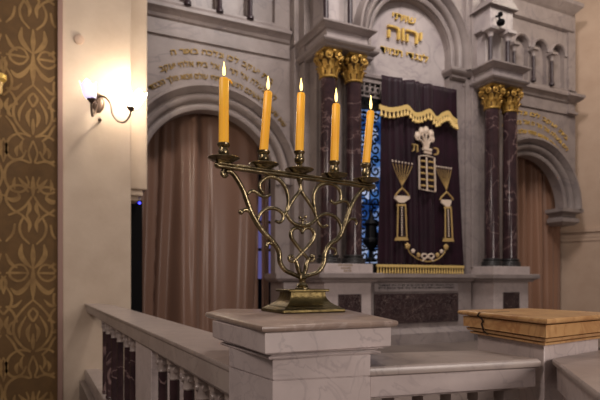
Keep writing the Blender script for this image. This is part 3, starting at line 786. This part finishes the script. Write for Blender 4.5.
# round blanking cover, wall hook and sconce
p = onY(79, 39.5, YP)
c = MB(); c.tube([p+Yv*.01, p+FR*.012, p+FR*.02], [.058, .058, .04], 28, up=Z)
tag(c.build('round_cover', 'plaster2', bevel=0), 'round ochre blanking cover high on the cream pier above the wall lamp', 'cover plate')
p = onY(99.5, 121, YP-.05)
c = MB(); c.tube([p+Yv*.06, p+Yv*.0, p+FR*.04], [.012, .014, .018], 10); c.ball(p+FR*.05, .022, 8)
tag(c.build('wall_peg', 'bronze'), 'small brown peg on the cream pier just below the wall lamp', 'peg')

S = lambda px, py, d: onY(px, py, YP-d)
bpz = S(98, 103, 0)
t = empty('wall_sconce', bpz, 'two-armed bronze wall lamp with tulip glass shades glowing on the cream pier', 'wall lamp')
c = MB(); n = 20
c.tube([bpz+Yv*.01, bpz+FR*.02, bpz+FR*.04], [.075, .07, .04], n, up=Z, flat=1.6)
bk = c.build('backplate', 'bronze', t, smooth=50)
c = MB()
c.tube(smoothline([S(98, 98, .03), S(101, 96, .06), S(106, 98, .12), S(110.5, 104, .16), S(112.5, 114, .18), S(118, 121, .2), S(124.5, 122, .22), S(129, 117, .24), S(131, 111.5, .24)], 6), .012, 8)
c.build('arm', 'bronze', t)
c = MB()
c.tube(smoothline([S(97, 104, .03), S(95, 112, .16), S(92.5, 116, .3), S(91.5, 111, .42), S(91.3, 103, .46)], 6), .012, 8)
c.tube(smoothline([S(98, 103, .04), S(96, 98, .08), S(99, 94, .07), S(101, 97, .05)], 6), .008, 8)
c.build('arm', 'bronze', t)
def tulip(p, s, mt, lean):
    cup = MB(); cup.lathe(p, [(.012*s, 0), (.03*s, .012*s), (.052*s, .045*s), (.056*s, .055*s)], 16); cup.build('cup', 'bronze', t)
    c = MB(); n = 32; rows = [(.05, .05), (.068, .08), (.078, .12), (.082, .16), (.088, .20), (.098, .235)]
    vs = []
    for k, (r, z) in enumerate(rows):
        for i in range(n):
            a = 2*PI*i/n; wv = (k/5)**2*.032*math.cos(4*a+.6); vs.append((p.x+r*s*math.cos(a)+lean*(z*s), p.y+r*s*math.sin(a), p.z+(z+wv)*s))
    fs = [(k*n+i, k*n+(i+1) % n, (k+1)*n+(i+1) % n, (k+1)*n+i) for k in range(5) for i in range(n)]
    c.add(vs, fs); c.build('lamp_shade', mt, t, smooth=80, solid=.004)
tulip(S(91.3, 103, .46), .88, 'shadedim', -.18)
tulip(S(131, 111.5, .24), .92, 'shade', .42)
l = bpy.data.lights.new('sconce_bulb', 'POINT'); l.energy = 34; l.color = (1, .85, .66); l.shadow_soft_size = .05
lo = bpy.data.objects.new('sconce_bulb', l); COL.objects.link(lo); lo.location = S(131.5, 88, .24)
l = bpy.data.lights.new('sconce_bulb', 'POINT'); l.energy = 6; l.color = (1, .88, .76); l.shadow_soft_size = .05
lo = bpy.data.objects.new('sconce_bulb', l); COL.objects.link(lo); lo.location = S(90.5, 78, .4)

# gilded bracket at the left edge
p = onY(-1, 85, YP-.1)
t = empty('gilt_wall_bracket', p, 'gilded wall bracket on the brown damask, cut by the left edge of the photo', 'bracket')
c = MB(); c.lathe(p, [(.02, -.10), (.035, -.06), (.03, -.02), (.045, .03)], 14); c.build('stem', 'goldthread', t)
c = MB(); c.lathe(p, [(.045, .03), (.075, .06), (.075, .11), (.06, .12)], 14); c.build('cup', 'letter', t)

# loudspeaker beyond the pier
x0, x1 = xb+.02, onY(142.5, 0, 7.3).x
zt = onY(136, 200, 7.3).z
t = empty('column_loudspeaker', ((x0+x1)/2-.05, 7.4, 0), 'tall black column loudspeaker with blue light beside the left arch curtain', 'loudspeaker')
c = MB(); c.box(x0-.1, x1, 7.3, 7.55, 0, zt); c.build('cabinet', 'black', t, bevel=.01)
c = MB(); c.ball(onY(139.5, 201.5, 7.3)+Z*-.02, .016, 8); c.build('indicator_light', 'led', t)

# ================================================================== BALUSTRADES
CZ = 1.05; RZ = .893
cap = [onZ(262, 326, CZ), onZ(398.5, 320.6, CZ), onZ(349, 309.8, CZ), onZ(222, 308.6, CZ), onZ(205, 312.4, CZ)]
t = empty('marble_pedestal', (sum(p.x for p in cap)/5, sum(p.y for p in cap)/5, 0), 'white marble corner pedestal carrying the brass five-candle candelabrum', 'pedestal')
def hitpx(p, d, px):
    k_ = (px-300)/FPX     # r = k f along p+d*s
    r0_, f0_ = p.x*UX-p.y*UY, p.x*UY+p.y*UX; r1_, f1_ = d.x*UX-d.y*UY, d.x*UY+d.y*UX
    s_ = (k_*f0_-r0_)/(r1_-k_*f1_); return p+d*s_
def subpoly(d, pl_, tl_, pr_, tr_):
    q = [Vector((v.x, v.y, CZ)) for v in inset(cap, d)]
    B_ = onT(pr_, 300, tr_); L_ = onT(pl_, 300, tl_); B_.z = L_.z = CZ
    u_ = (q[1]-q[0]).normalized()
    return [q[0], B_, B_+(q[2]-q[1])*.9, L_+u_*.06+(q[3]-q[4])*.5, L_]
fas = subpoly(.012, 212.5, 1.73, 391, 1.485); sh = subpoly(.045, 229, 1.59, 370.5, 1.43); mo = subpoly(.030, 221, 1.66, 380, 1.455)
MB().stack(cap, [(.022, CZ-.020), (.008, CZ-.018), (.002, CZ-.013), (0, CZ-.008), (.001, CZ-.003), (.005, CZ)]).build('top_slab', 'top', t, smooth=50)
MB().stack(fas, [(.006, CZ-.074), (.0, CZ-.070), (.0, CZ-.019)]).build('frieze', 'white', t, bevel=.001, smooth=30)
MB().stack(mo, [(.010, CZ-.091), (.000, CZ-.088), (-.003, CZ-.084), (.0, CZ-.081), (.008, CZ-.080), (.008, CZ-.0755), (-.004, CZ-.0745), (-.010, CZ-.0725)]).build('moulding', 'white', t, smooth=30)
MB().stack(sh, [(.0, 0), (.0, CZ-.147), (.005, CZ-.1465), (.005, CZ-.1435), (.001, CZ-.143), (.0, CZ-.088)]).build('shaft', 'white', t, smooth=30)
MB().stack(sh, [(-.015, 0), (-.015, .12), (-.001, .14)]).build('base', 'white', t, smooth=30)

def balusters(t, pts, zt, seed=0):
    c = MB()
    for p in pts:
        b_ = empty
        x, y = p.x, p.y
        s = MB(); s.lathe((x, y, 0), [(.022, .12), (.030, .14), (.025, .16), (.024, zt-.10)], 14); so = s.build('baluster', 'dark', t)
        k = MB(); k.lathe((x, y, zt-.10), [(.026, 0), (.028, .006), (.025, .012), (.026, .03), (.030, .055), (.031, .075)], 14)
        k.box(x-.031, x+.031, y-.031, y+.031, zt-.028, zt)
        for a in range(4):
            d = Vector((math.cos(a*PI/2), math.sin(a*PI/2), 0)); q = Vector((x, y, zt-.052))+d*.026
            k.tube([q, q+d*.007], [.016, .012], 10)
        k.build('capital', 'rail', so, smooth=40)
# --- left balustrade
A1 = onZ(229.6, 366.3, RZ); A0 = onZ(84.5, 303.6, RZ); B1 = onZ(225, 336.1, RZ); B0 = onZ(131, 309.6, RZ)
dl = (A0-A1).normalized(); db = (B0-B1).normalized()
Bend = B0+db*1.0
A0e = Vector((A0.x, A0.y, RZ))
left = [B1, Bend, A0e+Vector((.12, .14, 0)), A0e+Vector((.03, .05, 0)), A0e, A1]
left[0] = left[0]-dl*.05; left[-1] = left[-1]-dl*.03
t = empty('balustrade', ((A0.x+A1.x)/2, (A0.y+A1.y)/2, 0), 'long marble balustrade running back from the candelabrum pedestal to the cream pier', 'balustrade')
MB().stack(left, [(.008, RZ-.020), (.0, RZ-.014), (0, RZ-.005), (.004, RZ)]).build('handrail', 'rail', t, smooth=50)
MB().stack(left, [(.022, RZ-.098), (.018, RZ-.094), (.014, RZ-.090), (.014, RZ-.020)]).build('beam', 'rail', t, smooth=30)
MB().stack(left, [(.0, 0), (.0, .10), (.012, .12)]).build('base', 'rail', t, smooth=30)
inn = Vector((-dl.y, dl.x, 0));
if inn.dot(B1-A1) < 0: inn = -inn
def onrail(px):  # point on the outer edge seen at px
    lo, hi = 0.0, 1.0
    for _ in range(40):
        m = (lo+hi)/2; p = A1+(A0-A1)*m
        r = p.x*UX-p.y*UY; f = p.x*UY+p.y*UX
        if r/f*FPX+300 > px: lo = m
        else: hi = m
    return A1+(A0-A1)*lo+inn*.05
balusters(t, [onrail(x) for x in (222, 206, 191, 177.5, 164, 153, 126, 120.3, 113.5, 108, 103, 99.5)], RZ-.098)
pp = onrail(141)-inn*.03; pq = pp+inn*.20
c = MB(); poly = [onrail(148)-inn*.032, onrail(148)+inn*.17, onrail(132.5)+inn*.17, onrail(132.5)-inn*.032]
c.stack(poly, [(0, .1), (0, RZ-.098)]); c.build('post', 'white', t, bevel=.003)
# --- middle balustrade
RZ = .922
m = [onZ(368, 367.3, RZ), onZ(541, 359, RZ), onZ(482, 350, RZ), onZ(352, 353.5, RZ)]
t = empty('balustrade', (sum(p.x for p in m)/4, sum(p.y for p in m)/4, 0), 'short marble balustrade between the candelabrum pedestal and the orange-topped pedestal', 'balustrade')
MB().stack(m, [(.008, RZ-.028), (.001, RZ-.023), (0, RZ-.008), (.006, RZ)]).build('handrail', 'rail', t, smooth=50)
MB().stack(m, [(.026, RZ-.094), (.022, RZ-.087), (.010, RZ-.085), (.010, RZ-.028)]).build('beam', 'white', t, smooth=30)
MB().stack(m, [(.0, 0), (.0, .10), (.012, .12)]).build('base', 'white', t, smooth=30)
e = (m[1]-m[0]); en = Vector((-e.y, e.x, 0)).normalized()
balusters(t, [m[0]+e*f+en*.055 for f in (.2, .36, .52, .68, .84)], RZ-.094)
# --- orange topped pedestal
oc = [onZ(547, 319, CZ), onZ(622, 313.2, CZ), onZ(528, 308.1, CZ), onZ(457.5, 310.1, CZ)]
t = empty('marble_pedestal', (sum(p.x for p in oc)/4, sum(p.y for p in oc)/4, 0), 'pedestal with cracked orange marble top at the lower right', 'pedestal')
o = MB(); o.stack(oc, [(.016, CZ-.017), (.006, CZ-.016), (.001, CZ-.012), (0, CZ-.006), (.004, CZ)]); o.build('top_slab', 'orange', t, smooth=50)
o = MB(); o.stack(oc, [(.046, CZ-.085), (.036, CZ-.084), (.034, CZ-.077), (.044, CZ-.076), (.044, CZ-.073), (.028, CZ-.072), (.024, CZ-.063), (.034, CZ-.062), (.034, CZ-.059), (.017, CZ-.058), (.016, CZ-.021), (.03, CZ-.020), (.03, CZ-.017)])
o.cur = 1
def facept(f, z, out=.0):  # along the left face, f from near corner
    a, b_ = inset(oc, .0135)[0], inset(oc, .0135)[3]
    q = a+(b_-a)*f; nn_ = Vector((-(b_-a).y, (b_-a).x)).normalized()
    q2 = Vector(q)+nn_*out; return Vector((q2.x, q2.y, z))
o.build('frieze', 'orange', t, smooth=30)
d4 = Vector((oc[3]-oc[0])); nrm = Vector((d4.y, -d4.x, 0)).normalized()
cen = Vector(t['_w']);
if nrm.dot(Vector((oc[0].x-cen.x, oc[0].y-cen.y, 0))) < 0: nrm = -nrm
o = MB(); base = oc[0]+(oc[3]-oc[0])*.70
tt = (oc[3]-oc[0]).normalized()
pts = [(0, .0, .001), (.012, -.012, .001), (.006, -.022, -.010), (-.004, -.03, -.011), (.006, -.042, -.011), (-.002, -.056, -.012), (.002, -.066, -.016), (-.006, -.078, -.03)]
o.tube([base+tt*a_+Z*b_+nrm*c_ for a_, b_, c_ in pts], [.002, .003, .003, .0035, .003, .003, .0025, .002], 6)
bi = -nrm
o.tube([base+Z*.0, base+bi*.03+tt*.01, base+bi*.06-tt*.01, base+bi*.09+tt*.015, base+bi*.12], .0022, 6, up=Z, flat=.5)
o.build('crack_filling', 'crack', t, smooth=50)
MB().stack(oc, [(.055, 0), (.055, CZ-.085)]).build('shaft', 'white', t, bevel=.004)
# --- right balustrade
r0, r1 = onZ(552, 358.6, RZ), onZ(618, 346.5, RZ)
dd = (onZ(600, 395, RZ)-r0).normalized()
rp = [r0+dd*1.6, r1+dd*1.75, r1, r0]
def ccw(P):
    A = sum(P[i-1].x*P[i].y-P[i].x*P[i-1].y for i in range(len(P)))
    return P if A > 0 else list(reversed(P))
rp = ccw(rp)
t = empty('balustrade', (r0.x+dd.x*.5, r0.y+dd.y*.5, 0), 'marble balustrade coming forward from the orange-topped pedestal at the right edge', 'balustrade')
MB().stack(rp, [(.008, RZ-.022), (.0, RZ-.016), (0, RZ-.006), (.005, RZ)]).build('handrail', 'rail', t, smooth=50)
MB().stack(rp, [(.022, RZ-.10), (.014, RZ-.094), (.012, RZ-.022)]).build('beam', 'white', t, smooth=30)
MB().stack(rp, [(0, 0), (0, .1), (.012, .12)]).build('base', 'white', t, smooth=30)
sd = (r1-r0).normalized()
balusters(t, [r0+dd*f+sd*.05 for f in (.2, .42, .64)], RZ-.10)

# raised marble platform the balustrades stand on
pf = ccw([A0+Vector((-.06, -.06, 0)), A1+Vector((-.06, -.1, 0)), cap[0]+Vector((-.04, -.05, 0)), cap[1]+Vector((.05, -.06, 0)), oc[0]+Vector((-.02, -.06, 0)), r0+dd*1.8-sd*.05, Vector((10.9, 1.0, 0)), Vector((10.9, 9.5, 0)), Vector((xb+.01, 9.5, 0)), Vector((xb+.01, YP, 0))])
mb_ = MB(); mb_.stack(pf, [(0, -.6), (0, -.002)]); struct(mb_.build('trim_18', 'floor', smooth=0))

# ================================================================== CANDELABRUM
TC = 1.915
C0 = cw(.0084*1.0, TC)
bd = cw(.812, .584).normalized()          # along the bar
bn = Vector((-bd.y, bd.x, 0))             # away from camera
def Q(px, py, off=0.0):
    dx, dy, dz = wdir(px, py); d = Vector((dx, dy, 0))
    tt = C0.dot(bn)/d.dot(bn)
    return Vector((dx*tt, dy*tt, CAM_Z+dz*tt))+bn*off
def qdepth(px):
    p = Q(px, 200); return p.x*UY+p.y*UX
U3 = cw(UX, UY).normalized(); U3 = Vector((1, 0, 0)); V3 = Vector((0, 1, 0))
root = empty('brass_candelabrum', (C0.x, C0.y, CZ), 'brass scrollwork candelabrum with five candle cups standing on the marble pedestal', 'candelabrum')
def rect(hx, hy): return [(C0.x-hx, C0.y-hy), (C0.x+hx, C0.y-hy), (C0.x+hx, C0.y+hy), (C0.x-hx, C0.y+hy)]
k = .118; h = .100
ba = MB(); ba.stack(rect(k, h), [(0, CZ+.0005), (-.002, CZ+.004), (0, CZ+.012), (.010, CZ+.017), (.012, CZ+.019), (.022, CZ+.024), (.036, CZ+.034), (.046, CZ+.047), (.050, CZ+.060), (.050, CZ+.072)])
ba = ba.build('base', 'brassbase', root, bevel=.001, smooth=40)
c = MB(); c.stack(rect(k, h), [(.042, CZ+.072), (.040, CZ+.074), (.040, CZ+.079), (.042, CZ+.081)]); c.build('top_plate', 'brassbase', ba, smooth=30)
zs = CZ+.081
c = MB(); c.lathe((C0.x, C0.y, zs), [(.026, 0), (.026, .004), (.020, .008), (.022, .013), (.017, .018), (.012, .024), (.013, .034), (.017, .040), (.012, .052), (.006, .062)], 18); c.build('stem', 'brass', root)
def tubeQ(mb, pts, r, k=5, n=8):
    P = smoothline([Q(*p) for p in pts], k); N = len(P)
    rr = [r*(1-.25*abs(2*i/(N-1)-1)) for i in range(N)]
    mb.tube(P, rr, n, up=bn)
def ballQ(mb, px, py, r): mb.ball(Q(px, py), r, 8)
R1 = .0103; R2 = .0072
c = MB()
tubeQ(c, [(226, 172), (229, 171.5), (234, 175), (242, 188), (247, 201), (252, 214), (261, 229), (273, 242), (279, 252), (280, 262), (285, 270), (293, 274), (300, 277)], R1)
tubeQ(c, [(224, 169), (222, 173), (224.5, 176.5), (227.5, 175)], R2); ballQ(c, 224.5, 174.5, .0085)
tubeQ(c, [(241, 212), (245.5, 209.8), (250, 212), (254, 219)], R2*1.1); ballQ(c, 241, 212, .0095)
tubeQ(c, [(266.5, 246), (268, 243), (271.5, 243.5), (275, 245), (279, 250)], R2); ballQ(c, 267, 246, .0075)
tubeQ(c, [(248, 194), (251, 191), (255, 191.5), (260, 195), (266, 197), (270, 194.5)], R2)
c.build('outer_scroll', 'brass', root, smooth=60)
c = MB()
tubeQ(c, [(369, 186), (362, 190), (355.5, 198), (351, 206.5), (347.5, 216), (344, 226.5), (338.5, 238), (330, 244.5), (325, 253), (323.5, 264), (318, 272), (310.5, 274.8), (303, 277)], R1*.98)
tubeQ(c, [(369, 191), (367, 188), (364, 188.5), (363.5, 191.5)], R2)
tubeQ(c, [(347, 223), (350, 219.5), (354, 219), (356.5, 222), (356, 225)], R2*.85)
tubeQ(c, [(326, 250), (330.5, 248), (334.5, 249), (336, 253), (334, 255)], R2*.85)
tubeQ(c, [(350, 208), (348, 203), (344, 200.7), (339, 202), (335, 203.5), (331.5, 201.5)], R2); ballQ(c, 331, 201, .0065)
c.build('outer_scroll', 'brass', root, smooth=60)
c = MB()
tubeQ(c, [(263.5, 193), (260, 189), (260, 183.5), (265, 178.5), (272, 176.8), (279.5, 180), (285.5, 188), (288, 197), (288, 205), (285.8, 213)], R2*1.1)
tubeQ(c, [(285.8, 213), (290, 220), (296, 224.5), (303, 226), (310.5, 223.8), (316.7, 218.5)], R2*1.1)
tubeQ(c, [(340.5, 200), (340.7, 194), (338.5, 188.5), (333, 184.5), (326.5, 183.3), (319.5, 185.5), (315, 191), (313.5, 199), (314.5, 208), (316.7, 218.5)], R2*1.1)
tubeQ(c, [(300, 180), (300, 190), (294, 198.5), (289.5, 206), (286, 213)], R2)
tubeQ(c, [(300, 180), (301.5, 191), (308, 201), (313.5, 210), (316.7, 218)], R2)
c.ball(Q(285.8, 213), .009, 8); c.ball(Q(316.7, 218.3), .009, 8)
c.lathe(Q(299.8, 185), [(.005, 0), (.007, .008), (.012, .018), (.012, .022)], 12)
c.build('inner_frame', 'brass', root, smooth=60)
c = MB()
tubeQ(c, [(257.5, 222), (259, 216), (263.5, 210.5), (270, 208.2), (277, 209.2), (282.5, 213.5), (283, 219), (279.5, 222.3), (275.5, 221)], R2)
tubeQ(c, [(284, 215.5), (285.8, 213)], R2)
c.build('side_scroll', 'brass', root, smooth=60)
c = MB()
tubeQ(c, [(316.7, 218.3), (321, 215.2), (328, 214), (335.5, 217.3), (340, 223.5), (341.3, 232), (340, 236)], R2)
tubeQ(c, [(316.7, 218.3), (318.5, 223), (322, 226.5), (327, 226)], R2*.85); ballQ(c, 327, 225.6, .006)
c.build('side_scroll', 'brass', root, smooth=60)
c = MB()
tubeQ(c, [(302, 231.5), (299.5, 228.6), (295.5, 227.8), (291.5, 231), (291, 236.5), (295, 243), (301.6, 251.5), (306.5, 257), (310.5, 261.5)], R2*1.05)
tubeQ(c, [(302.5, 231.5), (305, 228.6), (309.5, 228), (313.6, 231.8), (314, 237), (310.5, 243.5), (302.6, 252), (297.5, 257.5), (293, 262)], R2*1.05)
tubeQ(c, [(302.3, 229.5), (302.3, 234)], R2*.9)
tubeQ(c, [(293, 262), (289.5, 260.5), (289.2, 256.5), (292, 255.5)], R2*.85); tubeQ(c, [(310.5, 261.5), (313.6, 259.5), (313.2, 255.7), (310.5, 255.5)], R2*.85)
ballQ(c, 292, 256.5, .0065); ballQ(c, 311, 256.5, .0065)
tubeQ(c, [(294.5, 258), (297, 264), (298.5, 270), (301, 277)], R2*1.3); tubeQ(c, [(309, 258), (306.5, 264), (305.5, 270), (303, 277)], R2*1.3)
c.build('heart_scroll', 'brass', root, smooth=60)
c = MB()
ballQ(c, 300, 217.5, .0065); ballQ(c, 305.5, 217, .0065); ballQ(c, 302.7, 219.8, .007); tubeQ(c, [(302.7, 220), (302.7, 226)], R2*.8); ballQ(c, 299.5, 221.5, .004); ballQ(c, 306, 221.5, .004)
c.build('clover_finial', 'brass', root)
# crossbar
zb = Q(300, 177.6).z
pa, pb = Q(217, 168), Q(373.5, 188)
c = MB()
for rr_, dz_ in ((.0065, .0), (.0045, .010)):
    a_ = Vector((pa.x, pa.y, zb+dz_)); b_ = Vector((pb.x, pb.y, zb+dz_))
    for sg in (-1, 1):
        c.tube([a_+bn*sg*.005, b_+bn*sg*.005], rr_, 8)
c.ball(Vector((pa.x, pa.y, zb+.004)), .0095, 8); c.ball(Vector((pb.x, pb.y, zb+.004)), .0095, 8)
c.build('crossbar', 'brass', root, smooth=60)
cups = [(223.7, 143.5, 224, 78.3, 32), (263.7, 151, 268.2, 91.8, 30.5), (299.3, 151.5, 301.2, 93.3, 29.5), (334.3, 161.5, 336.2, 104.2, 28), (366, 163.8, 370.8, 111.2, 27)]
names = ['the leftmost and tallest flame', 'second from the left, leaning right', 'the middle one of the five', 'fourth from the left, in front of the dark column', 'rightmost, leaning toward the blue window']
for i, (bx, by, tx, ty, pw) in enumerate(cups):
    p = Q(bx, 200); dep = qdepth(bx); s = dep/FPX
    pz = zb+.022; R = pw*s/2
    c = MB(); c.lathe((p.x, p.y, pz-.010), [(.006, -.004), (.014, 0), (R*.5, .002), (R*.92, .012), (R, .016), (R*.98, .018), (R*.85, .013), (.02, .010), (.008, .009)], 32)
    pan = c.build('drip_pan', 'brass', root, smooth=60)
    zt = Q(bx, by).z; H = zt-pz
    if i == 2: pr = [(.009, 0), (.008, .12), (.012, .22), (.008, .32), (.017, .48), (.019, .62), (.014, .78), (.016, .88), (.020, .93), (.020, 1.0), (.017, 1.02)]
    else: pr = [(.017, 0), (.018, .08), (.013, .18), (.017, .34), (.019, .48), (.015, .66), (.014, .74), (.020, .84), (.0215, .92), (.0215, 1.0), (.018, 1.03)]
    c = MB(); c.lathe((p.x, p.y, pz), [(a_, b_*H) for a_, b_ in pr], 24); c.build('candle_socket', 'brass', root, smooth=60)
    # candle
    base = Vector((p.x, p.y, zt+.002)); topq = Q(tx, ty); topq = Vector((topq.x, topq.y, topq.z))
    ax = (topq-base); L = ax.length
    t = empty('candle', base, 'lit amber beeswax candle, '+names[i], 'candle', 'candles in the candelabrum')
    rc = (.0166, .0150, .0152, .0158, .0155)[i]
    pts = [base+ax*f for f in (0, .02, .3, .6, .97, 1.0)]
    b = MB(); b.tube(pts, [rc*1.0, rc, rc*.99, rc*.97, rc*.96, rc*.80], 12); 
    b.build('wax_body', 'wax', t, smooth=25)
    d_ = ax.normalized()
    b = MB(); b.tube([topq-d_*.002, topq+d_*.008, topq+d_*.014+bd*.001], .0017, 6); b.build('wick', 'wick', t)
    fh = (14.5, 14, 13.5, 14.5, 14.5)[i]*s
    b = MB(); f0 = topq+Z*.007
    b.lathe(f0, [(.0006, 0), (.0042, fh*.10), (.0056, fh*.26), (.0054, fh*.42), (.0037, fh*.62), (.0018, fh*.82), (.0004, fh)], 14)
    b.build('flame', 'flame', t, smooth=80)
    if i == 0:
        b = MB(); b.tube(smoothline([topq-Z*.006+bd*.012, topq-Z*.001+bd*.021, topq-Z*.012+bd*.03], 4), [.003]*4+[.003]*4+[.001], 8); b.build('wax_drip', 'wax', t)
    l = bpy.data.lights.new('candle_light', 'POINT'); l.energy = .28; l.color = (1, .66, .28); l.shadow_soft_size = .012
    lo = bpy.data.objects.new('candle_light', l); COL.objects.link(lo); lo.location = f0+Z*(fh+.012)

# ---- tidy up
for o in COL.objects:
    if '_w' in o.keys(): del o['_w']
